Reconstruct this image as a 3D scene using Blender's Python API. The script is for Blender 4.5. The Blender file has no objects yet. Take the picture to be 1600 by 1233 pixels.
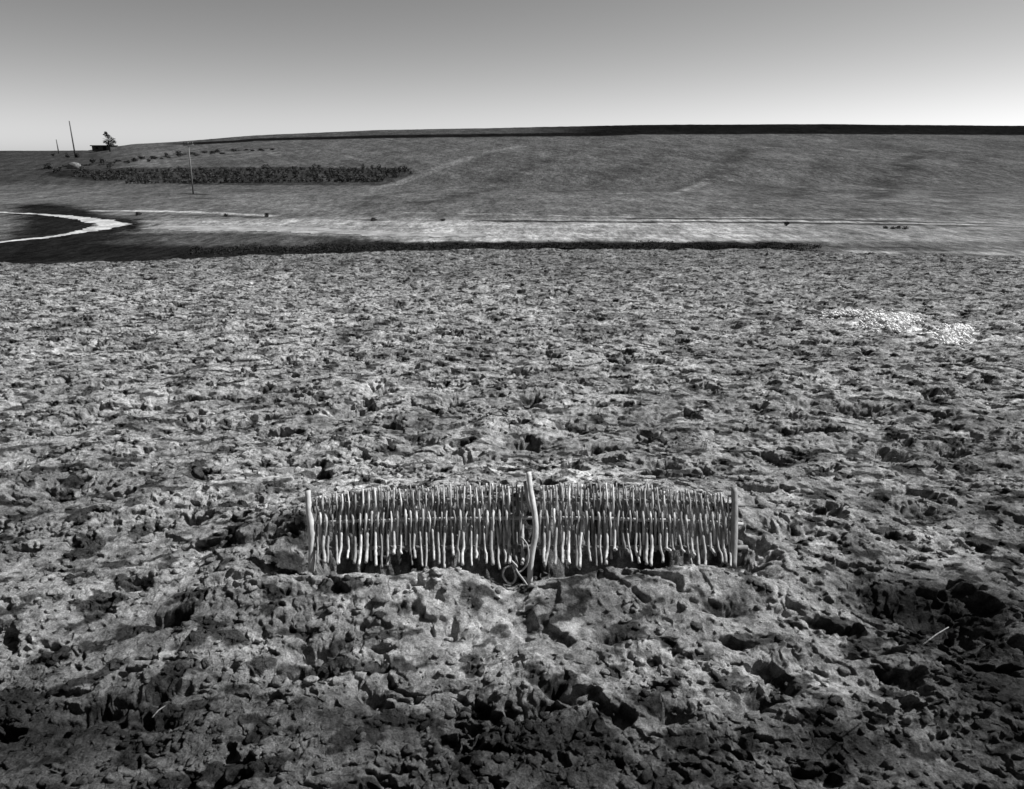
import bpy, math, random
import numpy as np
from mathutils import Vector, Matrix

# ------------------------------------------------------------------ camera, sky, sun, exposure
R = math.radians
scn = bpy.context.scene
C = scn.collection
EYE = 1.60
PITCH = R(18.6)
FPX = 1144.0                      # focal length in pixels of a 1600 px wide frame
camd = bpy.data.cameras.new('camera')
cam = bpy.data.objects.new('camera', camd); C.objects.link(cam)
cam.location = (0, 0, EYE); cam.rotation_euler = (R(90) - PITCH, 0, 0)
camd.sensor_width = 36; camd.lens = FPX / 1600 * 36
camd.clip_start = 0.05; camd.clip_end = 3000
scn.camera = cam

SUN_EL, SUN_AZ = R(46), R(72)     # azimuth from +Y (away from the camera) towards +X
world = bpy.data.worlds.new('World'); scn.world = world; world.use_nodes = True
wn = world.node_tree.nodes; wl = world.node_tree.links
bg = wn['Background']
sky = wn.new('ShaderNodeTexSky'); sky.sky_type = 'NISHITA'; sky.sun_disc = False
sky.sun_elevation = SUN_EL; sky.sun_rotation = SUN_AZ
sky.air_density = 1.0; sky.dust_density = 0.3; sky.ozone_density = 1.0
sep = wn.new('ShaderNodeSeparateColor')            # black-and-white film behind a red filter
wl.new(sky.outputs[0], sep.inputs[0])
SKY_G, SKY_K = 1.22, 5.6
m1 = wn.new('ShaderNodeMath'); m1.operation = 'DIVIDE'; m1.inputs[1].default_value = SKY_K; wl.new(sep.outputs[0], m1.inputs[0])
m2 = wn.new('ShaderNodeMath'); m2.operation = 'POWER'; m2.inputs[1].default_value = SKY_G; wl.new(m1.outputs[0], m2.inputs[0])
m3 = wn.new('ShaderNodeMath'); m3.operation = 'MULTIPLY'; m3.inputs[1].default_value = SKY_K * .67; wl.new(m2.outputs[0], m3.inputs[0])
wl.new(m3.outputs[0], bg.inputs[0])
bg.inputs[1].default_value = 0.10
sund = bpy.data.lights.new('sun', 'SUN'); sund.energy = 5.0; sund.angle = R(0.5); sund.color = (1, 1, 1)
sun = bpy.data.objects.new('sun', sund); C.objects.link(sun)
sv = Vector((math.sin(SUN_AZ) * math.cos(SUN_EL), math.cos(SUN_AZ) * math.cos(SUN_EL), math.sin(SUN_EL)))
sun.rotation_euler = sv.to_track_quat('Z', 'Y').to_euler(); sun.location = (0, 0, 30)
vs = scn.view_settings
vs.view_transform = 'Standard'; vs.look = 'None'; vs.exposure = 0.6; vs.gamma = 1.0; vs.use_curve_mapping = False

random.seed(7)
rng = np.random.default_rng(11)

# ------------------------------------------------------------------ noise in numpy
def _hash(ix, iy, seed):
    h = (ix.astype(np.uint32) * np.uint32(374761393) + iy.astype(np.uint32) * np.uint32(668265263)
         + np.uint32((seed * 2246822519) & 0xFFFFFFFF))
    h = (h ^ (h >> np.uint32(13))) * np.uint32(1274126177)
    h = h ^ (h >> np.uint32(16))
    return h
_ga = np.arange(256) * (2 * np.pi / 256)
_gx, _gy = np.cos(_ga).astype(np.float32), np.sin(_ga).astype(np.float32)
def perlin(x, y, seed=0):
    x = np.asarray(x, np.float32) + 1000.0; y = np.asarray(y, np.float32) + 1000.0
    ix = np.floor(x).astype(np.int32); iy = np.floor(y).astype(np.int32)
    fx = (x - ix).astype(np.float32); fy = (y - iy).astype(np.float32)
    u = fx * fx * fx * (fx * (fx * 6 - 15) + 10); v = fy * fy * fy * (fy * (fy * 6 - 15) + 10)
    def g(dx, dy):
        k = _hash(ix + dx, iy + dy, seed) & np.uint32(255)
        return _gx[k] * (fx - dx) + _gy[k] * (fy - dy)
    a = g(0, 0) * (1 - u) + g(1, 0) * u
    b = g(0, 1) * (1 - u) + g(1, 1) * u
    return (a * (1 - v) + b * v) * 1.5            # about -1..1
def fbm(x, y, seed=0, octs=4, gain=0.5):
    s = 0; a = 1.0; f = 1.0; n = 0
    for o in range(octs):
        s = s + a * perlin(x * f, y * f, seed + o * 17); n += a; a *= gain; f *= 2.03
    return s / n
def sstep(a, b, x):
    t = np.clip((x - a) / (b - a), 0, 1); return t * t * (3 - 2 * t)
def gauss(x, y, cx, cy, sx, sy, ang=0.0):
    dx, dy = x - cx, y - cy
    c, s = math.cos(ang), math.sin(ang)
    return np.exp(-(((dx * c + dy * s) / sx) ** 2 + ((-dx * s + dy * c) / sy) ** 2))

# ------------------------------------------------------------------ land form (world metres)
FIELD_SLOPE = 0.04
EDGE = 18.3                                    # brow of the near field
_pd = np.array([EDGE, 21, 26, 34, 46, 60, 128, 140, 160, 200, 260, 320, 345, 420, 600, 1200.])
_pz = np.array([-.73, -1.3, -2.9, -4.3, -5, -5, -5, -4.7, -2.6, .9, 6.0, 10.6, 11.0, 8.0, 0, -20.])
_cu = np.array([-2, -.64, -.55, -.49, -.44, -.33, -.175, 0, .17, .40, .64, 2])     # x/y
_cr = np.array([238, 236, 235.5, 225, 222, 211, 203, 199, 194.5, 193.5, 196, 200.])  # skyline rows seen from the field
def land(x, y):
    d = np.maximum(y, EDGE)
    u = x / np.maximum(y, 1)
    z = np.interp(d, _pd, _pz)
    e = np.arctan((616 - np.interp(u, _cu, _cr)) / FPX) - PITCH
    zc = 1.6 + 320 * np.tan(e)
    A = (zc + 5) / 15.6
    far = np.where(d > 60, -5 + (z + 5) * A, z)
    # left flank: the field's brow lies a little lower and nearer
    ed = np.interp(u if np.ndim(u) else float(u), [-.66, -.5, -.25, .05, .3, .62], [14.6, 15.2, 16.8, EDGE, 17.9, 16.2])
    drop = np.clip(.35 * (np.minimum(y, EDGE) - ed), 0, 2)
    near = -FIELD_SLOPE * y - drop
    far = far - drop * (1 - sstep(20, 34, d))
    return np.where(y < EDGE, near, far)
def ray(px, py):
    cx, cy = (px - 800) / FPX, (616.5 - py) / FPX
    c, s = math.cos(PITCH), math.sin(PITCH)
    return Vector((cx, c + cy * s, cy * c - s))
def at(px, py, extra=0.0):
    """point of the land seen along a ray, beyond the brow"""
    r = ray(px, py); t = np.geomspace(30, 900, 6000) / r.y
    x, y, z = r.x * t, r.y * t, EYE + r.z * t
    hit = np.nonzero(z < land(x, y))[0]
    if not len(hit): return None
    i = hit[0]
    return Vector((x[i], y[i], float(land(x[i:i+1], y[i:i+1])[0]) + extra))
def flat(px, py, z0=None):
    """point on the near field's mean plane"""
    r = ray(px, py); t = EYE / (-r.z - FIELD_SLOPE * r.y)
    return (r.x * t, r.y * t)

# ------------------------------------------------------------------ helpers
def mesh_obj(name, verts, faces, mat=None, parent=None, smooth=True, loc=None):
    me = bpy.data.meshes.new(name)
    me.from_pydata([tuple(v) for v in verts], [], faces); me.update()
    if smooth: me.polygons.foreach_set('use_smooth', [True] * len(me.polygons))
    o = bpy.data.objects.new(name, me); C.objects.link(o)
    if mat: me.materials.append(mat)
    if parent: o.parent = parent
    if loc is not None: o.location = loc
    return o
def grid_obj(name, X, Y, Z, mat, alb=None, smooth=True):
    nr, nc = X.shape
    co = np.stack([X, Y, Z], -1).reshape(-1, 3).astype(np.float32)
    i = np.arange(nr * nc, dtype=np.int32).reshape(nr, nc)
    q = np.stack([i[:-1, :-1], i[:-1, 1:], i[1:, 1:], i[1:, :-1]], -1).reshape(-1, 4)
    me = bpy.data.meshes.new(name)
    me.vertices.add(len(co)); me.vertices.foreach_set('co', co.ravel())
    me.loops.add(q.size); me.loops.foreach_set('vertex_index', q.ravel())
    me.polygons.add(len(q)); me.polygons.foreach_set('loop_start', np.arange(0, q.size, 4, dtype=np.int32))
    me.update(calc_edges=True)
    if smooth: me.polygons.foreach_set('use_smooth', np.ones(len(q), bool))
    if alb is not None:
        a = me.attributes.new('alb', 'FLOAT', 'POINT'); a.data.foreach_set('value', alb.ravel().astype(np.float32))
    me.materials.append(mat)
    o = bpy.data.objects.new(name, me); C.objects.link(o)
    return o
def tri_obj(name, V, F, mat, smooth=True, parent=None):
    me = bpy.data.meshes.new(name)
    V = np.asarray(V, np.float32); F = np.asarray(F, np.int32); k = F.shape[1]
    me.vertices.add(len(V)); me.vertices.foreach_set('co', V.ravel())
    me.loops.add(F.size); me.loops.foreach_set('vertex_index', F.ravel())
    me.polygons.add(len(F)); me.polygons.foreach_set('loop_start', np.arange(0, F.size, k, dtype=np.int32))
    me.update(calc_edges=True)
    if smooth: me.polygons.foreach_set('use_smooth', np.ones(len(F), bool))
    me.materials.append(mat)
    o = bpy.data.objects.new(name, me); C.objects.link(o)
    if parent: o.parent = parent
    return o
def tag(o, label=None, cat=None, group=None, kind=None):
    if label: o['label'] = label
    if cat: o['category'] = cat
    if group: o['group'] = group
    if kind: o['kind'] = kind
    return o
def empty(name, loc):
    o = bpy.data.objects.new(name, None); C.objects.link(o); o.location = loc
    o.empty_display_size = 0.1; return o
def tube(pts, rads, n=8, cap=True, lump=0.0, rnd=None):
    """tapered tube through pts -> verts, faces"""
    pts = [Vector(p) for p in pts]; V = []; F = []
    up = Vector((0, 1, 0.01)).normalized(); prev = None
    for i, p in enumerate(pts):
        t = (pts[min(i + 1, len(pts) - 1)] - pts[max(i - 1, 0)]).normalized()
        if prev is None:
            a = t.orthogonal().normalized()
        else:
            a = (prev - t * prev.dot(t)).normalized()
        prev = a; b = t.cross(a)
        for k in range(n):
            w = 2 * math.pi * k / n
            r = rads[i] * (1 + (rnd.uniform(-lump, lump) if rnd else 0))
            V.append(p + (a * math.cos(w) + b * math.sin(w)) * r)
    for i in range(len(pts) - 1):
        for k in range(n):
            F.append((i * n + k, i * n + (k + 1) % n, (i + 1) * n + (k + 1) % n, (i + 1) * n + k))
    if cap:
        F.append(tuple(reversed(range(n)))); m = (len(pts) - 1) * n; F.append(tuple(range(m, m + n)))
    return V, F
def merge(parts):
    V = []; F = []
    for v, f in parts:
        o = len(V); V += list(v); F += [tuple(i + o for i in q) for q in f]
    return V, F
def smooth_path(ctrl, n):
    """Catmull-Rom through ctrl"""
    c = [Vector(p) for p in ctrl]; c = [c[0] * 2 - c[1]] + c + [c[-1] * 2 - c[-2]]; out = []
    for i in range(1, len(c) - 2):
        for k in range(n):
            t = k / n; p0, p1, p2, p3 = c[i-1:i+3]
            out.append(0.5 * ((2 * p1) + (p2 - p0) * t + (2*p0 - 5*p1 + 4*p2 - p3) * t*t + (3*p1 - p0 - 3*p2 + p3) * t**3))
    out.append(c[-2]); return out

# ------------------------------------------------------------------ materials (all neutral: the photograph is black and white)
def mat_ground(name, noises, bumps, rough=0.95, base=None):
    m = bpy.data.materials.new(name); m.use_nodes = True
    N = m.node_tree.nodes; L = m.node_tree.links; bs = N['Principled BSDF']
    bs.inputs['Roughness'].default_value = rough; bs.inputs['Specular IOR Level'].default_value = 0.0
    geo = N.new('ShaderNodeNewGeometry')
    if base is None:
        at_ = N.new('ShaderNodeAttribute'); at_.attribute_name = 'alb'; cur = at_.outputs['Fac']
    else:
        v = N.new('ShaderNodeValue'); v.outputs[0].default_value = base; cur = v.outputs[0]
    for (sc, lo, hi, det, stretch) in noises:
        mp = N.new('ShaderNodeMapping'); mp.inputs['Scale'].default_value = stretch
        L.new(geo.outputs['Position'], mp.inputs['Vector'])
        t = N.new('ShaderNodeTexNoise'); t.inputs['Scale'].default_value = sc; t.inputs['Detail'].default_value = det
        t.inputs['Roughness'].default_value = 0.65
        L.new(mp.outputs[0], t.inputs['Vector'])
        mr = N.new('ShaderNodeMapRange'); mr.inputs[1].default_value = 0.32; mr.inputs[2].default_value = 0.68
        mr.inputs[3].default_value = lo; mr.inputs[4].default_value = hi
        L.new(t.outputs['Fac'], mr.inputs[0])
        mu = N.new('ShaderNodeMath'); mu.operation = 'MULTIPLY'
        L.new(cur, mu.inputs[0]); L.new(mr.outputs[0], mu.inputs[1]); cur = mu.outputs[0]
    cc = N.new('ShaderNodeCombineColor')
    for i in range(3): L.new(cur, cc.inputs[i])
    L.new(cc.outputs[0], bs.inputs['Base Color'])
    nrm = None
    for (sc, dist, det) in bumps:
        t = N.new('ShaderNodeTexNoise'); t.inputs['Scale'].default_value = sc; t.inputs['Detail'].default_value = det
        t.inputs['Roughness'].default_value = 0.7
        L.new(geo.outputs['Position'], t.inputs['Vector'])
        b = N.new('ShaderNodeBump'); b.inputs['Strength'].default_value = 1.0; b.inputs['Distance'].default_value = dist
        L.new(t.outputs['Fac'], b.inputs['Height'])
        if nrm: L.new(nrm, b.inputs['Normal'])
        nrm = b.outputs[0]
    if nrm: L.new(nrm, bs.inputs['Normal'])
    return m
def mat_wood(name, base, var=0.5, sc=60):
    m = bpy.data.materials.new(name); m.use_nodes = True
    N = m.node_tree.nodes; L = m.node_tree.links; bs = N['Principled BSDF']
    bs.inputs['Roughness'].default_value = 0.7; bs.inputs['Specular IOR Level'].default_value = 0.25
    tc = N.new('ShaderNodeTexCoord'); oi = N.new('ShaderNodeObjectInfo')
    mp = N.new('ShaderNodeMapping'); mp.inputs['Scale'].default_value = (1, 1, 0.3)
    add = N.new('ShaderNodeVectorMath'); add.operation = 'ADD'
    L.new(tc.outputs['Object'], mp.inputs['Vector'])
    cmb = N.new('ShaderNodeCombineXYZ'); ml = N.new('ShaderNodeMath'); ml.operation = 'MULTIPLY'; ml.inputs[1].default_value = 37
    L.new(oi.outputs['Random'], ml.inputs[0]); L.new(ml.outputs[0], cmb.inputs[0])
    L.new(mp.outputs[0], add.inputs[0]); L.new(cmb.outputs[0], add.inputs[1])
    t = N.new('ShaderNodeTexNoise'); t.inputs['Scale'].default_value = sc; t.inputs['Detail'].default_value = 5
    L.new(add.outputs[0], t.inputs['Vector'])
    mr = N.new('ShaderNodeMapRange'); mr.inputs[1].default_value = 0.3; mr.inputs[2].default_value = 0.7
    mr.inputs[3].default_value = base * (1 - var); mr.inputs[4].default_value = base * (1 + var * 0.5)
    L.new(t.outputs['Fac'], mr.inputs[0])
    mr2 = N.new('ShaderNodeMapRange'); mr2.inputs[3].default_value = 0.30; mr2.inputs[4].default_value = 1.2
    L.new(oi.outputs['Random'], mr2.inputs[0])
    mu = N.new('ShaderNodeMath'); mu.operation = 'MULTIPLY'; L.new(mr.outputs[0], mu.inputs[0]); L.new(mr2.outputs[0], mu.inputs[1])
    cc = N.new('ShaderNodeCombineColor')
    for i in range(3): L.new(mu.outputs[0], cc.inputs[i])
    L.new(cc.outputs[0], bs.inputs['Base Color'])
    b = N.new('ShaderNodeBump'); b.inputs['Strength'].default_value = 0.6; b.inputs['Distance'].default_value = 0.003
    L.new(t.outputs['Fac'], b.inputs['Height']); L.new(b.outputs[0], bs.inputs['Normal'])
    return m
M_soil = mat_ground('ploughed_soil', [(1.6, 0.75, 1.2, 3, (1, 1, 1)), (24, 0.38, 1.55, 8, (1, 1, 1)), (150, 0.6, 1.35, 4, (1, 1, 1))],
                    [(45, 0.020, 8), (260, 0.003, 4)])
M_land = mat_ground('far_land', [(0.06, 0.75, 1.25, 4, (1, .5, 1)), (0.3, 0.75, 1.25, 5, (1, .25, 1)), (1.3, 0.55, 1.45, 5, (1, .3, 1)), (3.5, 0.6, 1.4, 3, (1, .28, 1))],
                    [(1.2, 0.35, 6)])
M_track = mat_ground('pale_track', [(0.6, 0.45, 1.3, 6, (1, 1, 1)), (4, 0.8, 1.15, 4, (1, 1, 1))], [(2, 0.1, 4)])
M_leaf = mat_ground('dark_foliage', [(3, 0.5, 1.5, 3, (1, 1, 1))], [], base=0.05)
M_scrub = mat_ground('dry_scrub', [(2, 0.5, 1.5, 3, (1, 1, 1))], [], base=0.03)
M_bark = mat_wood('bark', 0.10)
M_pole = mat_wood('pole_wood', 0.16)
M_twig = mat_wood('bleached_twig', 0.50, 0.55, 45)
M_post = mat_wood('grey_post', 0.62, 0.3)
M_rail = mat_wood('rail_wood', 0.35, 0.3)
M_rope = mat_wood('pale_rope', 0.33, 0.3)
M_straw = mat_ground('pale_straw', [(14, 0.55, 1.2, 4, (1, 1, 1))], [], base=0.78)
M_stone = mat_ground('pale_stone', [(3, 0.5, 1.2, 4, (1, 1, 1))], [(6, 0.05, 4)], base=0.18)
M_wall = mat_ground('shed_wall', [(1, 0.7, 1.2, 4, (1, 1, 1))], [], base=0.06)
M_roof = mat_ground('shed_roof', [(1, 0.7, 1.2, 4, (1, 1, 1))], [], base=0.035)
M_dark = mat_ground('dark_opening', [], [], base=0.01)

# ------------------------------------------------------------------ near field: ploughed soil as real relief
FY = 2.62                                      # the hurdle's foot line
def pit(x, y, px, py, wx, wy, depth, ang=0.0):
    cx, cy = flat(px, py); return -depth * gauss(x, y, cx, cy, wx, wy, ang)
def macro(x, y):
    """slow undulation, the bank behind the hurdle, pits and mounds that can be pointed at in the photograph"""
    h = 0.045 * fbm(x / 1.3, y / 1.3, 3, 3) + 0.03 * perlin(x / 0.45, y / 0.45, 9)
    h = h * sstep(0.2, 1.5, y)
    wob = 0.05 * perlin(x / 0.35, y / 0.35, 51)
    across = sstep(-1.7, -0.6, x) * (1 - sstep(0.7, 1.8, x)); out = .32 * (1 - sstep(-1.12, -.83, x) * (1 - sstep(.90, 1.15, x)))
    yb = y + wob
    h += across * 0.22 * np.clip((yb - 2.82 + out) / (.16 + 1.3 * out), 0, 1) * np.exp(-np.clip(yb - 3.0, 0, 9) / .45)      # bank the hurdle leans against
    h -= sstep(-.87, -0.79, x) * (1 - sstep(0.86, .94, x)) * 0.12 * sstep(2.575, 2.63, y + wob * .3) * (1 - sstep(2.8, 2.95, yb))   # hollow under it
    h += across * (.090 - .060 * np.exp(-((x + .01) / .09) ** 2)) * (np.exp(-((y - 2.50) / .16) ** 2) * (y < 2.50) + (y >= 2.50) * np.exp(-((y - 2.50) / .12) ** 2))
    # pits: row/column of the photograph, size in metres
    for (px, py, wx, wy, dp, an) in [(1335, 636, .30, .10, .13, -.25), (1392, 706, .08, .10, .10, 0), (1250, 632, .10, .08, .08, 0),
            (590, 610, .09, .12, .09, 0), (540, 640, .12, .08, .07, 0), (710, 625, .09, .10, .07, 0), (832, 620, .10, .10, .09, 0),
            (825, 650, .08, .06, .06, 0), (900, 665, .12, .07, .08, -.2), (665, 685, .10, .08, .08, 0), (815, 692, .14, .06, .08, 0),
            (935, 705, .10, .05, .06, 0), (730, 722, .14, .07, .09, 0), (1030, 733, .12, .05, .08, 0), (480, 940, .08, .04, .08, .3),
            (262, 962, .07, .03, .07, 0), (495, 1015, .08, .03, .07, .2), (470, 1045, .13, .05, .09, .2), (575, 1075, .05, .04, .07, 0),
            (260, 1085, .12, .025, .05, .3), (1050, 1112, .05, .035, .09, 0), (1180, 1090, .10, .03, .07, .3), (1400, 950, .22, .10, .09, -.3),
            (1500, 990, .12, .16, .09, 0), (820, 1100, .14, .05, .06, 0), (1135, 965, .07, .03, .05, 0), (700, 985, .06, .03, .05, 0),
            (860, 1075, .05, .02, .05, -.4), (140, 1110, .16, .05, .07, .2), (230, 1130, .1, .03, .06, 0), (100, 760, .22, .10, .08, 0),
            (430, 800, .12, .05, .06, 0), (385, 865, .12, .04, .06, 0), (360, 925, .1, .03, .06, .2), (1230, 850, .12, .06, .08, 0),
            (1440, 800, .15, .08, .07, -.2), (1480, 700, .18, .10, .08, 0), (955, 1000, .05, .02, .05, 0)]:
        h += pit(x, y, px, py, wx, wy, dp * (1.35 if py < 740 else 1), an)
    for (px, py, wx, wy, ht) in [(700, 930, .16, .07, .06), (1100, 925, .18, .08, .06), (950, 925, .14, .05, .04), (640, 1000, .14, .08, .03),
            (1020, 1010, .14, .06, .035), (830, 1040, .1, .05, .03), (1230, 1010, .16, .07, .05), 
            (300, 1000, .16, .06, .03), (1160, 800, .12, .05, .05)]:
        cx, cy = flat(px, py); h += ht * gauss(x, y, cx, cy, wx, wy)
    return h
def rough(x, y): return perlin(x / .004, y / .004, 27)
def micro(x, y):
    wx = x + 0.05 * fbm(x / .16, y / .16, 101, 2); wy = y + 0.05 * fbm(x / .16, y / .16, 151, 2)
    def bil(s, seed, w=1.0): return np.abs(perlin(wx / s, wy / (s * w), seed))
    nearf = 1 - sstep(6, 14, y)
    calm = 1 - .65 * gauss(x, y, 0.05, 2.45, 1.1, .28)           # trodden smoother in front of the hurdle
    torn = .38 + .62 * sstep(-.12, .30, fbm(x / .62, y / .5, 91, 3))     # crusted patches between torn ones
    torn = torn + (1 - torn) * .6 * sstep(4.5, 9, y)
    h = 0.034 * (bil(.34, 21) - .3) + torn * (0.024 * (bil(.15, 22) - .3) + 0.012 * (bil(.07, 23) - .3) - 0.012 * (bil(.058, 28) - .3))
    h += torn * (0.006 * (bil(.036, 24) - .3) + .0062 * perlin(wx / .035, wy / .028, 29) + 0.0052 * perlin(wx / .017, wy / .015, 25)) * (0.5 + .5 * nearf)
    h += (0.0032 * perlin(x / .0085, y / .0085, 26) + .0014 * rough(x, y)) * nearf * (.6 + .4 * torn)
    q = fbm(wx / .24, wy / .20, 61, 4)
    h -= 0.062 * sstep(.20, .40, q) * (.6 + .4 * torn)
    q2 = fbm(wx / .10, wy / .075, 71, 3)
    h -= 0.032 * sstep(.20, .42, q2) * torn
    q3 = perlin(wx / .55, wy / .55, 81) * 2.4 + .5 * perlin(wx / .12, wy / .12, 82)
    fr = q3 - np.floor(q3)
    h += 0.012 * (sstep(0.0, 0.10, fr) - fr)
    h *= calm
    return h
def soil_albedo(x, y):
    a = 0.285 * np.ones_like(x)
    a *= 1 + .45 * fbm(x / .6, y / .45, 201, 3)
    a *= 1 + .6 * fbm(x / .19, y / .13, 203, 3) + .3 * perlin(x / .05, y / .05, 207)
    a *= 1 - .78 * sstep(.06, .22, fbm(x / .17 + 7, y / .12, 209, 4))
    a *= 1 - .4 * sstep(.05, .4, fbm(x / .7 + 3, y / .5, 211, 3))                  # darker damp crumbs
    # paler dry crust along the bank, pale litter patch far right
    a *= 1 + 0.5 * gauss(x, y, 0.05, 3.5, 1.25, 0.35)
    for (px, py, sx, sy, k) in [(610, 735, .3, .2, .35), (1010, 605, .25, .12, .3), (1385, 507, .4, .3, 2.6), (1486, 524, .32, .35, 2.6), (1325, 495, .45, .1, .8),
                                (700, 930, .2, .1, .45), (1110, 925, .22, .1, .5), (930, 920, .3, .06, .3), (480, 830, .06, .06, .4), (1240, 592, .25, .07, .4)]:
        cx, cy = flat(px, py); a *= 1 + k * gauss(x, y, cx, cy, sx, sy) * (0.6 + 0.8 * sstep(-.2, .3, fbm(x / .12, y / .12, 231, 3)))
    # damp patch right foreground; edge vignette and pit shade painted in; far brow darker
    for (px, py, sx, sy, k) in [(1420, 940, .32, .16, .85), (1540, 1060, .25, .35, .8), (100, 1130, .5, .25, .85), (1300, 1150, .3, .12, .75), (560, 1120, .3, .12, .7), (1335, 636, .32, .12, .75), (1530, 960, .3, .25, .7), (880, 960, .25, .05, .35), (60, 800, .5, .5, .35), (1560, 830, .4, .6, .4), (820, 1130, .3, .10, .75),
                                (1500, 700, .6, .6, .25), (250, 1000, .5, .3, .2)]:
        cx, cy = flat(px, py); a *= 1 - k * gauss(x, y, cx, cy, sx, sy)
    a *= 1 - 0.6 * (1 - sstep(1.5, 2.25, y + .15 * perlin(x / .4, y / .4, 240)))  # lens vignette painted in: soil darkens towards the near rim
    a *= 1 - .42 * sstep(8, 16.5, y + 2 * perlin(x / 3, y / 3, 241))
    return np.clip(a, .03, .8)
def soil(x, y):
    return land(x, y) + macro(x, y) + micro(x, y)

NR, NC = 1250, 1700
ys = np.geomspace(1.0, EDGE + .25, NR)
us = np.linspace(-1, 1, NC)
Yg, Ug = np.meshgrid(ys, us, indexing='ij')
Xg = Ug * (0.80 * Yg + 0.75)
Xg = Xg.astype(np.float32); Yg = Yg.astype(np.float32)
mi = micro(Xg, Yg)
Zg = land(Xg, Yg) + macro(Xg, Yg) + mi
Zg -= sstep(EDGE - .5, EDGE + .25, Yg) * .25
lean = 0.55 * np.clip(mi, -0.05, .1)
jx = 0.010 * perlin(Xg / .03, Yg / .03, 301); jy = 0.010 * perlin(Xg / .03, Yg / .03, 302)
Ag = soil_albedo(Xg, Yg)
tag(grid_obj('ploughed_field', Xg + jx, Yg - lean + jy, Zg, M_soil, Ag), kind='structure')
# coarser flanks of the same ground round and behind the camera
def flank(name, x0, x1, y0, y1, n, m, cut):
    X, Y = np.meshgrid(np.linspace(x0, x1, n), np.linspace(y0, y1, m), indexing='xy')
    X = X.astype(np.float32); Y = Y.astype(np.float32)
    Z = land(X, Y) + macro(X, Y) + micro(X, Y) - cut(X, Y)
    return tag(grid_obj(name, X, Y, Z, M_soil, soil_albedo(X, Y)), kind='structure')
inner = lambda X, Y: 0.22 * (((np.abs(X) < .80 * Y + .70) & (Y > 1.02)))
flank('surrounding_field', -34, 34, -10, EDGE + .2, 620, 280, inner)

# loose crumbs and clods: nobody could count them
def ico():
    t = (1 + 5 ** .5) / 2
    v = np.array([(-1, t, 0), (1, t, 0), (-1, -t, 0), (1, -t, 0), (0, -1, t), (0, 1, t), (0, -1, -t), (0, 1, -t), (t, 0, -1), (t, 0, 1), (-t, 0, -1), (-t, 0, 1)], float)
    v /= np.linalg.norm(v[0])
    f = [(0,11,5),(0,5,1),(0,1,7),(0,7,10),(0,10,11),(1,5,9),(5,11,4),(11,10,2),(10,7,6),(7,1,8),(3,9,4),(3,4,2),(3,2,6),(3,6,8),(3,8,9),(4,9,5),(2,4,11),(6,2,10),(8,6,7),(9,8,1)]
    v = list(map(tuple, v)); cache = {}; nf = []
    def mid(a, b):
        k = (min(a, b), max(a, b))
        if k not in cache:
            m = np.array(v[a]) + np.array(v[b]); m /= np.linalg.norm(m); cache[k] = len(v); v.append(tuple(m))
        return cache[k]
    for a, b, c in f:
        x, y, z = mid(a, b), mid(b, c), mid(c, a); nf += [(a, x, z), (b, y, x), (c, z, y), (x, y, z)]
    return np.array(v), np.array(nf)
IV, IF = ico()
def clod_cloud(name, n, ylo, yhi, rfun, mat, label, cat):
    y = ylo * (yhi / ylo) ** rng.random(n); x = (rng.random(n) * 2 - 1) * (.76 * y + .5)
    keep = perlin(x / .4, y / .4, 401) + rng.normal(0, .35, n) > -.1
    x, y = x[keep], y[keep]; n = len(x)
    r = rfun(n) ; z = soil(x, y) + r * .25
    yy = y - .55 * np.clip(micro(x, y), -.05, .1)
    V = np.repeat(IV[None], n, 0) * (1 + .30 * rng.normal(size=(n, len(IV), 1)).clip(-1.4, 1.4))
    ang = rng.random(n) * 6.28; sc = np.stack([r * rng.uniform(.8, 1.5, n), r * rng.uniform(.7, 1.2, n), r * rng.uniform(.45, .8, n)], -1)
    V = V * sc[:, None]
    ca, sa = np.cos(ang)[:, None], np.sin(ang)[:, None]
    X = V[..., 0] * ca - V[..., 1] * sa + x[:, None]; Y = V[..., 0] * sa + V[..., 1] * ca + yy[:, None]; Z = V[..., 2] + z[:, None]
    VV = np.stack([X, Y, Z], -1).reshape(-1, 3)
    F = (IF[None] + (np.arange(n) * len(IV))[:, None, None]).reshape(-1, 3)
    o = tri_obj(name, VV, F, mat, smooth=False)
    a = o.data.attributes.new('alb', 'FLOAT', 'POINT')
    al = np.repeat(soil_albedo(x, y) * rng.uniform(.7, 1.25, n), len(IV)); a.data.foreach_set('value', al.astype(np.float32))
    return tag(o, label, cat, kind='stuff')
clod_cloud('soil_clods', 16000, 1.3, 17, lambda n: .003 + .015 * rng.random(n) ** 3, M_soil, 'loose crumbled clods of pale soil strewn over the ploughed field', 'soil clods')

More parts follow.
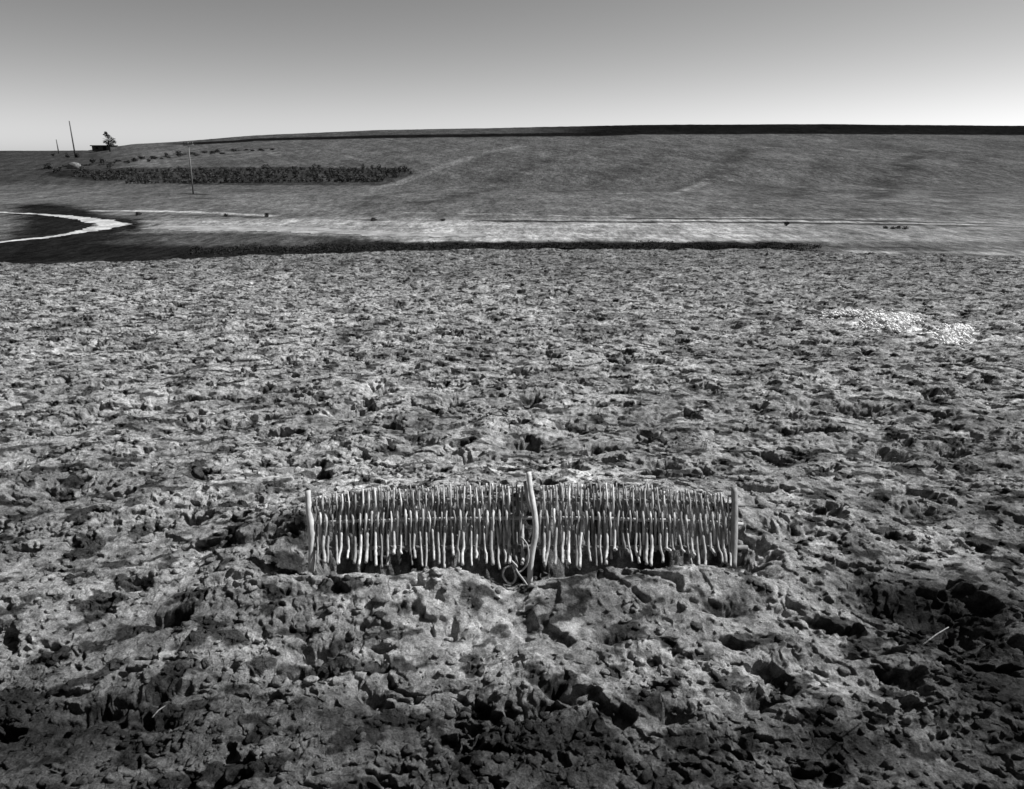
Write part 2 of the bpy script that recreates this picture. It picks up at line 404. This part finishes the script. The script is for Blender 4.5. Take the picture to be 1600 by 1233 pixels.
# ------------------------------------------------------------------ far land
def in_poly(x, y, poly):
    c = np.zeros(x.shape, bool); n = len(poly); j = n - 1
    for i in range(n):
        xi, yi = poly[i]; xj, yj = poly[j]
        if yi != yj:
            c ^= ((yi > y) != (yj > y)) & (x < (xj - xi) * (y - yi) / (yj - yi) + xi)
        j = i
    return c
def soft_poly(x, y, poly, rx, ry):
    k = np.zeros(x.shape)
    for i in range(12):
        a = i * 2.4; r = ((i + .5) / 12) ** .5
        k += in_poly(x + rx * r * math.cos(a), y + ry * r * math.sin(a), poly)
    return k / 12
def poly_px(pts):
    out = []
    for a, b in pts:
        p = at(a, b)
        if p is None: p = at(a, b + 3)
        out.append((p.x, p.y))
    return out
def seg_dist(x, y, poly):
    d = np.full(x.shape, 1e9)
    for (ax, ay), (bx, by) in zip(poly[:-1], poly[1:]):
        vx, vy = bx - ax, by - ay; t = np.clip(((x - ax) * vx + (y - ay) * vy) / (vx * vx + vy * vy + 1e-9), 0, 1)
        d = np.minimum(d, np.hypot(x - ax - vx * t, y - ay - vy * t))
    return d
def dist_at(px, py): return at(px, py).y
d_dark0, d_dark1 = 46., dist_at(800, 378)
def far_albedo(x, y):
    n1 = fbm(x / 9, y / 9, 501, 4); n2 = fbm(x / 1.8, y / 4.5, 511, 4)
    xw = x + 3 * n1; yw = y + 2.0 * n2
    a = 0.072 * (1 + .22 * n1 + .3 * n2)                      # hillside
    u = x / y
    # plough lines running slantwise up the right hill
    ln = fbm((x * .9 + y * .45) / 1.6, (y * .9 - x * .45) / 40, 521, 3)
    a *= 1 + .45 * ln * sstep(120, 150, y)
    # valley grass a little paler
    a *= 1 + .35 * (1 - sstep(95, 150, y))
    # pale dry verge
    pale = sstep(d_dark1 - .6, d_dark1 + 1.2, y + 1.2 * n2) * (1 - sstep(70, 77, y + 4 * n1))
    pale *= sstep(-.56, -.50, u + .01 * n1) * (1 - .55 * sstep(.30, .45, u + .05 * n1))
    a = a * (1 + 1.6 * pale * (.75 + .5 * sstep(-.3, .4, fbm(x / 12, y / 1.2, 531, 3))))
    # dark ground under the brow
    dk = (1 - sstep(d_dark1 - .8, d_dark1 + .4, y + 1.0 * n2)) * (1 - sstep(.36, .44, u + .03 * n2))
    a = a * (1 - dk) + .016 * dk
    return a
LAND = []
def patch(poly, val, soft=0.0): LAND.append((poly, val, soft))
dark_left = poly_px([(20, 322), (60, 318), (110, 320), (150, 327), (175, 338), (230, 341), (236, 352), (205, 362), (300, 362), (400, 364), (560, 371), (640, 376),
                     (640, 396), (300, 402), (60, 408), (-200, 412), (-200, 385), (10, 378), (30, 350)])
grey_oval = poly_px([(190, 378), (230, 368), (330, 362), (450, 368), (560, 376), (470, 385), (300, 384)])
ridge_u = np.array([-2, -.42, -.33, -.175, -.02, .12, .17, .40, .66, 2])
ridge_r = np.array([224, 224, 219.5, 216, 214, 213, 210.5, 209.5, 211, 211.])
fan_u = np.linspace(-1.6, 1.6, 1500)
fan_d = np.geomspace(EDGE, 620, 620)
Dg, Uf = np.meshgrid(fan_d, fan_u, indexing='ij')
Xf = Dg * Uf; Yf = Dg.copy()
Zf = land(Xf, Yf)
Zf += sstep(25, 60, Yf) * (.10 * fbm(Xf / 3, Yf / 3, 601, 3) + .10 * fbm(Xf / 20, Yf / 20, 611, 2))
Af = far_albedo(Xf, Yf)
nz = 1.7 * fbm(Xf / 3, Yf / 3, 621, 5, .65)
k = soft_poly(Xf + nz, Yf + nz, dark_left, 1.2, 2.2); Af = Af * (1 - k) + .012 * k
k = soft_poly(Xf + nz * 1.5, Yf + nz, grey_oval, 3.0, 1.6); Af = Af * (1 - k) + .07 * k
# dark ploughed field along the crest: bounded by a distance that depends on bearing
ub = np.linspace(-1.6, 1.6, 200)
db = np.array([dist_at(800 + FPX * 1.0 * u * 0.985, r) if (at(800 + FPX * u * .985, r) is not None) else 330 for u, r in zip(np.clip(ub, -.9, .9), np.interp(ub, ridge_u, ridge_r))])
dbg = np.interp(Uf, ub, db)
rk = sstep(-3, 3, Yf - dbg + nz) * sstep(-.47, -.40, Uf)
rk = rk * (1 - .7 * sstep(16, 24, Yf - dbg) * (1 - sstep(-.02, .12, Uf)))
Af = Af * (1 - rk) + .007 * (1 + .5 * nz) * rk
# dark soil under the vines and hedges
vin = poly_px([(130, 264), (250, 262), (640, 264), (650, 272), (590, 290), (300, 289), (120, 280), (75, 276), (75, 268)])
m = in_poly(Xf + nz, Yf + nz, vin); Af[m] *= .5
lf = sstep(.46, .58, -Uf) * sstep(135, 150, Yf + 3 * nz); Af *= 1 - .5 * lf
def line(pts, w, val, thr=0.0):
    global Af
    p = poly_px(pts); d = seg_dist(Xf + nz * .3, Yf + nz * .3, p)
    k = (.8 if thr else 1) * (1 - sstep(w * .2, w * 1.5, d)) * (sstep(-.4, .1, fbm(Xf / 5, Yf / 5, 700 + len(LAND), 2)) if thr else 1)
    Af = Af * (1 - k) + val * k; LAND.append(1)
line([(595, 292), (660, 272), (715, 252), (770, 236), (810, 229)], 1.5, .115)          # pale farm path climbing the hill
line([(560, 310), (640, 300), (740, 282), (830, 262)], 1.8, .055, 1)
line([(1050, 300), (1090, 288), (1130, 262), (1165, 235)], 3.0, .038, 1)
line([(1045, 304), (1085, 292), (1110, 280)], 1.2, .16, 1)
line([(1370, 310), (1385, 285), (1410, 262), (1430, 245)], 3.0, .036, 1)
line([(880, 300), (960, 275), (1010, 250), (1060, 228)], 2.6, .045, 1)
line([(650, 320), (720, 305), (800, 270), (900, 235)], 2.8, .042, 1)
line([(1240, 310), (1270, 280), (1300, 240)], 2.2, .048, 1)
line([(1490, 320), (1500, 290), (1530, 250)], 3.0, .055, 1)
line([(1180, 230), (1240, 232)], 1.5, .14, 1)
line([(930, 305), (990, 302), (1040, 300)], 1.5, .15, 1)
line([(80, 262), (150, 255), (240, 247), (300, 238), (420, 232)], 1.4, .03, 1)
line([(130, 268), (240, 256), (330, 245), (430, 238)], 1.2, .14, 1)
line([(160, 250), (260, 246), (370, 240)], 1.0, .035, 1)
line([(150, 329), (250, 330), (330, 333), (420, 337)], .9, .34)
line([(260, 336), (330, 338), (420, 341), (600, 344), (760, 346)], .7, .05, 1)
line([(640, 332), (760, 334), (900, 338), (1060, 341), (1300, 341), (1560, 343)], .7, .24, 1)
line([(760, 345), (900, 346), (1000, 347), (1160, 348), (1540, 352)], 1.0, .03)
line([(990, 341.5), (1160, 343), (1360, 345), (1560, 350)], .9, .03)
line([(1000, 344.5), (1160, 345.5), (1360, 347.5), (1560, 351)], .9, .26)
line([(1290, 384), (1400, 386), (1560, 389)], .35, .03, 1)
line([(1340, 393), (1450, 394), (1560, 397)], .8, .32, 1)
line([(1180, 383), (1240, 384), (1275, 385)], .5, .02)
line([(490, 291), (700, 300)], 1.0, .08, 1)
line([(300, 309), (350, 312)], .8, .05)
line([(360, 296), (400, 297)], .8, .06)
line([(282, 302), (320, 305)], .7, .035)  # shadow at the foot of the near pole, painted on the grass
k_split = int(np.searchsorted(fan_d, 120))
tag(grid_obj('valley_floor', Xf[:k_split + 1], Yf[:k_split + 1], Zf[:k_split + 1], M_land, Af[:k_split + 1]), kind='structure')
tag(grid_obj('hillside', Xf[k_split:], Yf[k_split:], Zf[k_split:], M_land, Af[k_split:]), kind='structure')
# rest of the land out to the horizon
X, Y = np.meshgrid(np.linspace(-2500, 2500, 60), np.linspace(-2500, 2500, 60))
tag(grid_obj('plain', X, Y, np.full_like(X, -24.0), M_land, np.full_like(X, .1)), kind='structure')

# white farm track: a hairpin draped 3 cm above the valley floor
def drape(x, y):
    z = land(np.array([x]), np.array([y]))[0]
    s = float(sstep(25, 60, np.array([y]))[0])
    return float(z + s * (.10 * fbm(np.array([x / 3]), np.array([y / 3]), 601, 3)[0] + .10 * fbm(np.array([x / 20]), np.array([y / 20]), 611, 2)[0]))
def track(name, pts, widths, val):
    c = [at(a, b) for a, b in pts]; c = [Vector((p.x, p.y, 0)) for p in c]
    P = smooth_path(c, 14); W = np.interp(np.linspace(0, 1, len(P)), np.linspace(0, 1, len(widths)), widths)
    nx = 7; X = np.zeros((len(P), nx)); Y = X.copy(); Z = X.copy()
    for i, p in enumerate(P):
        t = (P[min(i + 1, len(P) - 1)] - P[max(i - 1, 0)]).normalized(); n = Vector((t.y, -t.x, 0))
        wl, wr = W[i] * random.uniform(.65, 1.2), W[i] * random.uniform(.65, 1.2)
        for k in range(nx):
            s = k / (nx - 1) * 2 - 1; q = p + n * s * .5 * (wl if s < 0 else wr)
            X[i, k], Y[i, k] = q.x, q.y; Z[i, k] = drape(q.x, q.y) + .06 - .03 * abs(s)
    return tag(grid_obj(name, X, Y, Z, M_track, np.full_like(X, val)), kind='structure')
track('farm_track', [(-60, 331), (20, 333), (75, 336), (115, 340), (150, 345), (176, 351), (155, 357), (120, 364), (75, 371), (20, 378), (-60, 386)],
      [.7, .9, 1.1, 1.6, 2.4, 3.0, 2.2, 1.3, .9, .8, .7], .42)
track('dirt_road', [(236, 355), (330, 356), (450, 359), (540, 364), (640, 367), (760, 367)], [3, 5, 4, 4, 3.0, 2.0], .27)

# ------------------------------------------------------------------ plants
def leaf_ball(n, rx, ry, rz, size, seed, shell=.5):
    g = np.random.default_rng(seed)
    d = g.normal(size=(n, 3)); d /= np.linalg.norm(d, axis=1)[:, None]
    r = shell + (1 - shell) * g.random(n) ** .5; lump = 1 + .3 * np.sin(d[:, 0] * 5 + seed) * np.cos(d[:, 2] * 4 + seed * 2)
    P = d * (r * lump)[:, None] * np.array([rx, ry, rz])
    V = []; F = []
    for i in range(n):
        a = g.normal(size=3); a /= np.linalg.norm(a); b = np.cross(a, g.normal(size=3)); b /= np.linalg.norm(b)
        s = size * g.uniform(.6, 1.3); k = len(V)
        V += [P[i] - a * s, P[i] + b * s * .45, P[i] + a * s, P[i] - b * s * .45]; F.append((k, k + 1, k + 2, k + 3))
    return V, F
def bush_mesh(name, seed, w, h, nleaf=90, size=.16):
    g = random.Random(seed)
    parts = []
    for k in range(3):
        v, f = leaf_ball(nleaf // 3, w * g.uniform(.5, .8), w * g.uniform(.4, .7), h * g.uniform(.3, .45), size, seed * 7 + k, .3)
        off = Vector((g.uniform(-.3, .3) * w, g.uniform(-.2, .2) * w, h * g.uniform(.32, .6)))
        parts.append(([Vector(q) + off for q in v], f))
    parts.append(tube([(0, 0, -.2), (.04, 0, h * .3), (.02, .03, h * .6)], [.06, .05, .02], 5))
    V, F = merge(parts)
    me = bpy.data.meshes.new(name); me.from_pydata([tuple(v) for v in V], [], F); me.update(); me.materials.append(M_leaf)
    return me
vine_meshes = [bush_mesh('vine_bush', 30 + i, .8, 1.15) for i in range(6)]
# four rows of vines, each plant its own object
rows = [((118, 272), (640, 267)), ((110, 277), (640, 271)), ((150, 282), (618, 277)), ((200, 287), (596, 284))]
count = 0
for ri, (a, b) in enumerate(rows):
    pa, pb = at(*a), at(*b)
    for k in range(75):
        t = (k + random.uniform(-.25, .25)) / 74
        x = pa.x + (pb.x - pa.x) * t + random.uniform(-.25, .25); y = pa.y + (pb.y - pa.y) * t + random.uniform(-.5, .5)
        o = bpy.data.objects.new('vine_bush', vine_meshes[random.randrange(6)]); C.objects.link(o)
        s = random.uniform(.5, 1.2)
        o.location = (x, y, drape(x, y)); o.rotation_euler = (0, 0, random.uniform(0, 6.28)); o.scale = (s, s, s * random.uniform(.8, 1.1))
        tag(o, 'small dark leafy vine in the planted block below the left hillside', 'vine', 'vines planted in rows on the left slope')
shrub_meshes = [bush_mesh('shrub', 60 + i, .9, 1.3, 140, .2) for i in range(4)]
def shrub(px, py, s, label, group=None, sz=1.0):
    p = at(px, py); o = bpy.data.objects.new('shrub', shrub_meshes[random.randrange(4)]); C.objects.link(o)
    o.location = (p.x, p.y, drape(p.x, p.y) - .05); o.scale = (s, s, s * sz); o.rotation_euler = (0, 0, random.uniform(0, 6.28))
    return tag(o, label, 'shrub', group)
shrub(416, 339, .42, 'small round black shrub standing alone on the pale valley verge, left of centre')
shrub(354, 339, .35, 'small low dark shrub beside the thin dark line across the verge')
shrub(216, 337, .5, 'tiny dark shrub at the left end of the bright verge strip', sz=.7)
shrub(583, 345, .5, 'wide dark shrub on the verge below the foot of the hill path', sz=.6)
shrub(692, 346, .4, 'dark shrub on the verge at the right end of the ragged bushes', sz=.6)
shrub(1229, 353, .38, 'lone dark shrub between the two thin tracks on the right')
for i, px in enumerate((1384, 1396, 1404, 1415)):
    shrub(px, 357 + (i % 2), .36, ['leftmost small dark shrub of the four huddled by the right-hand track', 'second small dark shrub of the four huddled by the right-hand track',
          'third small dark shrub of the four huddled by the right-hand track', 'rightmost small dark shrub of the four huddled by the right-hand track'][i],
          'four shrubs by the right-hand track', .7)
for (px, py, s) in [(80, 272, 1.6), (95, 270, 1.3), (76, 262, 1.5), (145, 258, 1.4), (162, 256, 1.2), (170, 260, 1.2), (185, 254, 1.0), (200, 257, 1.1), (128, 270, 1.2),
                    (107, 248, 1.2), (88, 247, 1.5), (122, 246, 1.2), (215, 252, 1.0), (238, 250, 1.0), (262, 245, 1.1), (280, 243, 1.2)]:
    s *= random.uniform(.45, 1.15); py += random.uniform(-3, 3); px += random.uniform(-6, 6)
    shrub(px, py, s, 'dark bushy shrub in the broken hedge on the far left slope', 'hedge shrubs on the far left slope')
for k in range(34):
    t = k / 33; px = 80 + 345 * t + random.uniform(-6, 6); py = float(np.interp(px, [80, 150, 240, 300, 420], [263, 257, 249, 242, 234])) + random.uniform(-2, 2)
    shrub(px, py, random.uniform(.9, 2.0), 'dark bushy shrub in the broken hedge on the far left slope', 'hedge shrubs on the far left slope', random.uniform(.25, .5))
# ragged scrub under the brow, one mass
P = []
g = np.random.default_rng(5)
for i in range(1150):
    px = g.uniform(300, 1280); py = np.interp(px, [-80, 300, 640, 800, 1280], [396, 393, 387, 386, 387]) + g.normal(0, 2.8)
    p = at(px, py)
    if p is None or p.y > 60 or p.y < 36: continue
    v, f = leaf_ball(14, .28, .25, .05 * g.uniform(.6, 1.6), .06, 9000 + i, .2)
    o = Vector((p.x, p.y, drape(p.x, p.y) + .08)); P.append(([Vector(q) + o for q in v], f))
V, F = merge(P)
tag(mesh_obj('scrub', V, F, M_scrub, smooth=False), 'low dark scrub covering the bank beyond the edge of the ploughed field', 'scrub', kind='stuff')

# small tree on the left skyline beside the shed
def crest_pt(px, row):
    for dr in (0, 1, 2, 3, 4):
        p = at(px, row + dr)
        if p is not None: return p
pt = crest_pt(172, 233)
pt = crest_pt(172, 237)
hgt = 28 * (pt.y) / FPX
tr = empty('broadleaf_tree', (pt.x, pt.y, pt.z - .2))
tag(tr, 'small ragged dark tree rising behind the low shed on the skyline', 'tree')
parts = [tube([(0, 0, 0), (.1, 0, hgt * .3), (-.1, .1, hgt * .55), (0, 0, hgt * .85)], [.28, .22, .15, .05], 7)]
for k in range(7):
    a = k * 2.4; z0 = hgt * (.3 + .07 * k)
    parts.append(tube([(0, 0, z0), (math.cos(a) * hgt * .16, math.sin(a) * hgt * .16, z0 + hgt * .08), (math.cos(a) * hgt * .27, math.sin(a) * hgt * .27, z0 + hgt * .1)], [.1, .06, .03], 5))
V, F = merge(parts); mesh_obj('trunk', V, F, M_bark, tr)
parts = []
for (x, z, r) in [(-.10, .88, .13), (.02, .78, .16), (.16, .62, .17), (.02, .55, .18), (-.17, .52, .13), (-.08, .40, .15), (.12, .42, .15), (.26, .52, .10), (-.02, .97, .08)]:
    v, f = leaf_ball(170, r * hgt, r * hgt * .9, r * hgt * .75, .19, int(900 + 100 * z), .2)
    o = Vector((x * hgt, random.uniform(-.1, .1) * hgt, z * hgt)); parts.append(([Vector(q) + o for q in v], f))
V, F = merge(parts); mesh_obj('crown', V, F, M_leaf, tr, smooth=False)

# low flat-roofed shed on the left skyline
ps = crest_pt(164, 235)
mpp = ps.y / FPX
shed = empty('shed', (ps.x, ps.y, ps.z - .3)); tag(shed, 'long low dark shed with a flat overhanging roof on the left skyline', 'shed')
def box(x0, x1, y0, y1, z0, z1):
    v = [(x0, y0, z0), (x1, y0, z0), (x1, y1, z0), (x0, y1, z0), (x0, y0, z1), (x1, y0, z1), (x1, y1, z1), (x0, y1, z1)]
    return v, [(0, 3, 2, 1), (4, 5, 6, 7), (0, 1, 5, 4), (1, 2, 6, 5), (2, 3, 7, 6), (3, 0, 4, 7)]
wS, hS = 27 * mpp, 7 * mpp
V, F = box(-wS / 2, wS / 2, -2.5, 2.5, 0, hS); mesh_obj('wall', V, F, M_wall, shed, False)
V, F = box(-wS / 2 - .4, wS / 2 + .3, -3.0, 2.9, hS, hS + .35); rf = mesh_obj('roof', V, F, M_roof, shed, False)
V, F = box(wS * .1, wS * .1 + 1.2, -2.56, -2.505, 0.02, 1.7 if hS > 1.8 else hS * .8); mesh_obj('door', V, F, M_dark, shed, False)
V, F = box(-wS * .3, -wS * .3 + 1, -2.55, -2.505, hS * .45, hS * .8); mesh_obj('window', V, F, M_dark, shed, False)

# utility poles
def pole(px, py, toprow, lean, rad, label, arm=True, group='timber poles on the left side'):
    p = at(px, py); z0 = p.z
    r = ray(px, toprow); t = p.y / r.y; H = EYE + r.z * t - z0
    e = empty('utility_pole', (p.x, p.y, z0 - .3)); tag(e, label, 'pole', group)
    V, F = tube([(0, 0, 0), (lean * .5, 0, H * .5), (lean, 0, H + .3)], [rad, rad * .85, rad * .65], 10); mesh_obj('shaft', V, F, M_pole, e)
    if arm:
        V, F = tube([(lean - .75, 0, H - .15), (lean + .75, 0, H - .05)], [.07, .07], 6); ca = mesh_obj('crossarm', V, F, M_pole, e)
        for s in (-.6, 0.25, .6):
            V, F = tube([(lean + s, 0, H - .1), (lean + s, 0, H + .12), (lean + s, 0, H + .16), (lean + s, 0, H + .36)], [.03, .03, .09, .06], 8)
            mesh_obj('insulator', V, F, M_pole, ca)
    return e
pole(302, 304, 222, .25, .12, 'tall thin pole with a short crossarm standing on the valley grass before the vines')
pole(118, 246, 189, .1, .25, 'tall bare pole on the left skyline, in front of the shed', arm=False)
pole(92, 240, 218, 0, .24, 'short distant pole at the far left end of the skyline', arm=False)

# pale boulder in the hedge, far left
def rock_mesh(V, seed, amt=.25):
    g = np.random.default_rng(seed); k = g.normal(size=(4, 3)) * 1.6
    n = sum(np.sin(V @ kk + i) for i, kk in enumerate(k)) / 4
    return V * (1 + amt * n[:, None]) * (1 + .04 * g.normal(size=(len(V), 1)))
pb_ = at(117, 264)
o = tri_obj('boulder', rock_mesh(IV, 5) * np.array([1.6, 1.1, 1.0]) * 1.1, IF, M_stone); o.location = (pb_.x, pb_.y, pb_.z + .5)
tag(o, 'pale rounded boulder lying in the dark hedge at the far left', 'boulder')

# ------------------------------------------------------------------ the wattle hurdle
HX0, HX1 = None, None
TILT = R(30)                                    # leans back from upright
def on_row(px, py, y, ):                        # point of the ray at world distance y
    r = ray(px, py); t = y / r.y; return Vector((r.x * t, y, EYE + r.z * t))
base = on_row(815, 884, FY)                     # foot line of the twigs
def hp(px, py, off=0.0):
    """point on the hurdle's plane (through base, tilted back) seen at px,py; off = metres towards the viewer's side"""
    n = Vector((0, -math.cos(TILT), math.sin(TILT)))
    r = ray(px, py); o = Vector((0, 0, EYE)); q = base + n * off
    t = (q - o).dot(n) / r.dot(n); return o + r * t
hur = empty('wattle_hurdle', hp(815, 884)); tag(hur, 'low woven twig hurdle with three posts leaning in the ploughed soil', 'hurdle')
HB = hur.location.copy()
def hpart(name, pts, rads, mat, n=8, lump=.06, seed=0, parent=hur):
    V, F = tube([Vector(p) - HB for p in pts], rads, n, True, lump, random.Random(seed))
    o = mesh_obj(name, V, F, mat, parent)
    return o
# posts
P3 = smooth_path([hp(481, 767, .0), hp(483, 800, .006), hp(487, 828, .004), hp(487, 862, .0), hp(487, 893, -.002)], 5)
hpart('end_post', P3, np.interp(np.linspace(0, 1, len(P3)), [0, .3, .55, .6, 1], [.0115, .0135, .0175, .0145, .013]), M_post, 10, .06, 1)
P3 = smooth_path([hp(1147, 762, .012), hp(1148, 800, .012), hp(1147, 840, .014), hp(1145, 888, .012)], 5)
hpart('end_post', P3, np.interp(np.linspace(0, 1, len(P3)), [0, .5, 1], [.0125, .0145, .015]), M_post, 10, .04, 2)
P3 = smooth_path([hp(826, 738, .018), hp(829, 765, .03), hp(835, 800, .045), hp(837, 832, .045), hp(832, 860, .035), hp(829, 885, .025), hp(828, 912, .01)], 4)
hpart('centre_post', P3, np.interp(np.linspace(0, 1, len(P3)), [0, .3, .6, 1], [.0105, .0120, .0125, .0115]), M_post, 10, .05, 3)
hpart('stub', [hp(820, 752, .006), hp(824, 775, .010), hp(830, 800, .012)], [.008, .009, .008], M_rail, 8, .05, 4)
# rails (rows at which they cross), each a slightly wavy rod sticking out past the right post
rail_rows = [783, 812, 855]
def rail_y(i, px):
    tr_ = rail_rows[i]; bow = 1 - ((px - 815) / 335.) ** 2
    return tr_ + (6 - 9 * bow if i < 2 else 1 - 1.0 * bow)
for i in range(3):
    pts = []
    rr = random.Random(50 + i)
    for px in np.linspace(478, (1164, 1161, 1168)[i], 18):
        pts.append(hp(px, rail_y(i, px) + rr.uniform(-.8, .8), rr.uniform(-.002, .002)))
    hpart('rail', pts, np.linspace((.0075, .007, .009)[i], (.0085, .008, .0095)[i], 18), M_rail, 8, .06, 60 + i)
# twigs: set B passes in front of rails 1 and 3, set A in front of rail 2
def top_row(px):
    return float(np.interp(px, [485, 520, 600, 700, 820, 900, 1000, 1080, 1145], [778, 774, 762, 758, 757, 757, 760, 768, 775]))
tw = []
rt = random.Random(99)
px = 495.5
idx = 0
while px < 1138:
    if not (820 < px < 842):
        tw.append((px, idx % 2))
    px += rt.choice((rt.uniform(3.9, 5.6), rt.uniform(4.5, 6.3))); idx += 1
rest = []
made = 0
over = max(0, len(tw) - 100)
skip_part = set(rt.sample([i for i, t in enumerate(tw) if t[1] == 1], over))
for i, (px, kind) in enumerate(tw):
    right = max(0, (px - 850) / 290)
    slant = rt.gauss(.3, 2.2) + (4.5 * right if px > 842 else 1.5 * max(0, (px - 600) / 220))
    tp = top_row(px) + rt.uniform(-3, 3)
    r0 = rt.uniform(.0032, .0058)
    r1, r2, r3 = rail_y(0, px), rail_y(1, px), rail_y(2, px)
    g = .0135
    if kind == 0:      # in front of 1 and 3
        bot = 882 + rt.uniform(-4, 5)
        if rt.random() < .12: bot -= rt.uniform(8, 20)
        if 955 < px < 978 or 1030 < px < 1052: bot -= 22
        C_ = [(px - .5, tp, -.002), (px, r1, g), (px + slant * .3, (r1 + r2) / 2 + 1, .001), (px + slant * .4, r2, -g), (px + slant * .6, (r2 + r3) / 2, .004),
              (px + slant * .9, r3, g + .002), (px + slant * 1.4, (r3 + bot) / 2, g + .017), (px + slant * 1.7, bot, g + .038 + rt.uniform(-.008, .010))]
        rr_ = [r0 * .8, r0 * .9, r0, r0, r0 * 1.1, r0 * 1.15, r0 * 1.2, r0 * 1.2]
    else:              # in front of rail 2, ends behind rail 3
        bot = 866 + rt.uniform(-6, 10)
        C_ = [(px - .5, tp + rt.uniform(-2, 2), .004), (px, r1, -g), (px + slant * .3, (r1 + r2) / 2, .002), (px + slant * .4, r2, g + .002), (px + slant * .6, (r2 + r3) / 2, -.002),
              (px + slant * .8, r3, -g), (px + slant * 1.1, bot, -g - .01)]
        rr_ = [r0 * .8, r0 * .9, r0, r0 * 1.1, r0 * 1.05, r0, r0 * .9]
    P3 = smooth_path([hp(a + rt.gauss(0, .8), b + rt.gauss(0, 1.2), c + rt.gauss(0, .0018)) for a, b, c in C_], 5)
    knots = {rt.randrange(4, 30): rt.uniform(1.15, 1.4) for _ in range(3)}
    rad = np.interp(np.linspace(0, 1, len(P3)), np.linspace(0, 1, len(rr_)), rr_)
    rad = [r_ * knots.get(k_, 1) * (1 + rt.gauss(0, .05)) for k_, r_ in enumerate(rad)]
    if i in skip_part:
        rest.append(tube([p - HB for p in P3], rad, 7, True, .1, random.Random(i)))
    else:
        hpart('twig', P3, rad, M_twig, 8, .1, 500 + i)
if rest:
    V, F = merge(rest); o = mesh_obj('twig', V, F, M_twig, hur); o['kind'] = 'stuff'

# twine knotted round the hurdle's middle, trailing on the soil
C1 = [hp(812, 838, .035), hp(818, 843, .05), (hp(824, 852, .06)), hp(826, 866, .06), hp(824, 880, .055), hp(817, 890, .05), hp(808, 896, .05)]
C2 = [hp(804, 882, .055), hp(797, 884, .055), hp(789, 888, .055), hp(786, 898, .05), hp(792, 909, .045), hp(801, 911, .045), hp(806, 902, .05), hp(803, 890, .055), hp(800, 882, .057)]
C3 = [hp(802, 878, .057), hp(808, 893, .055), hp(817, 905, .05), hp(826, 918, .04), hp(829, 922, .03)]
C4 = [hp(811, 856, .03), hp(824, 855.5, .035)]
TB = hp(806, 890, .05)
tw_e = empty('twine', TB); tag(tw_e, 'pale stiff twine tied in loops to the hurdle beside its middle post', 'twine')
for nm, cc, r in (('loop', C1, .0040), ('loop', C2, .0046), ('loose_end', C3, .0042)):
    P3 = smooth_path([p - TB for p in cc], 6); V, F = tube(P3, [r] * len(P3), 7, True, .1, random.Random(4)); mesh_obj(nm, V, F, M_rope, tw_e)
V, F = merge([tube([p - TB for p in [hp(799 + i, 876 + 1.5 * i, .052), hp(803 + i, 880 + i, .066), hp(807 + i * .5, 884 + i, .054)]], [.004] * 3, 6) for i in range(4)])
mesh_obj('knot', V, F, M_rope, tw_e)

# ------------------------------------------------------------------ litter
def soil_at(px, py):
    x, y = flat(px, py); z = float(soil(np.array([x]), np.array([y]))[0]); return Vector((x, y, z))
def stalk(p0, p1, lift, r, label):
    a, b = [Vector((0, 0, EYE)) + ray(*p) * (flat(*p)[1] * lift) for p in (p0, p1)]
    V, F = tube([Vector((0, 0, 0)), (b - a) * .5 + Vector((0, 0, .004)), b - a], [r, r * .9, r * .7], 6)
    o = mesh_obj('straw_stalk', V, F, M_stone); o.location = a; tag(o, label, 'stalk')
stalk((1441, 1008), (1482, 980), .97, .0022, 'single pale straight stalk lying on the dark soil at the lower right')
stalk((238, 1121), (258, 1103), .975, .0018, 'short grey stalk lying on the soil in the lower left corner')
# scattered bleached straw at the right
P = []
for i in range(3200):
    c = random.choice([(1385, 507, 30, 8), (1375, 504, 16, 6), (1392, 510, 14, 5), (1478, 524, 12, 7), (1502, 519, 12, 7), (1486, 524, 14, 8), (1325, 493, 34, 2.0), (1412, 504, 16, 5), (1490, 529, 16, 7)])
    px, py = random.gauss(c[0], c[2] * .6), random.gauss(c[1], c[3] * .6)
    p = soil_at(px, py) ; L = random.uniform(.02, .07); an = random.uniform(0, 6.28)
    d = Vector((math.cos(an), math.sin(an), random.uniform(-.15, .3))) * L
    q = p + Vector((0, -.02, .008 + random.uniform(0, .03)))
    P.append(tube([q, q + d * .5 + Vector((0, 0, .008)), q + d], [random.uniform(.005, .014), random.uniform(.007, .017), .003], 4))
V, F = merge(P)
tag(mesh_obj('straw', V, F, M_straw), 'scattered bleached straw lying on the field at the right', 'straw', kind='stuff')
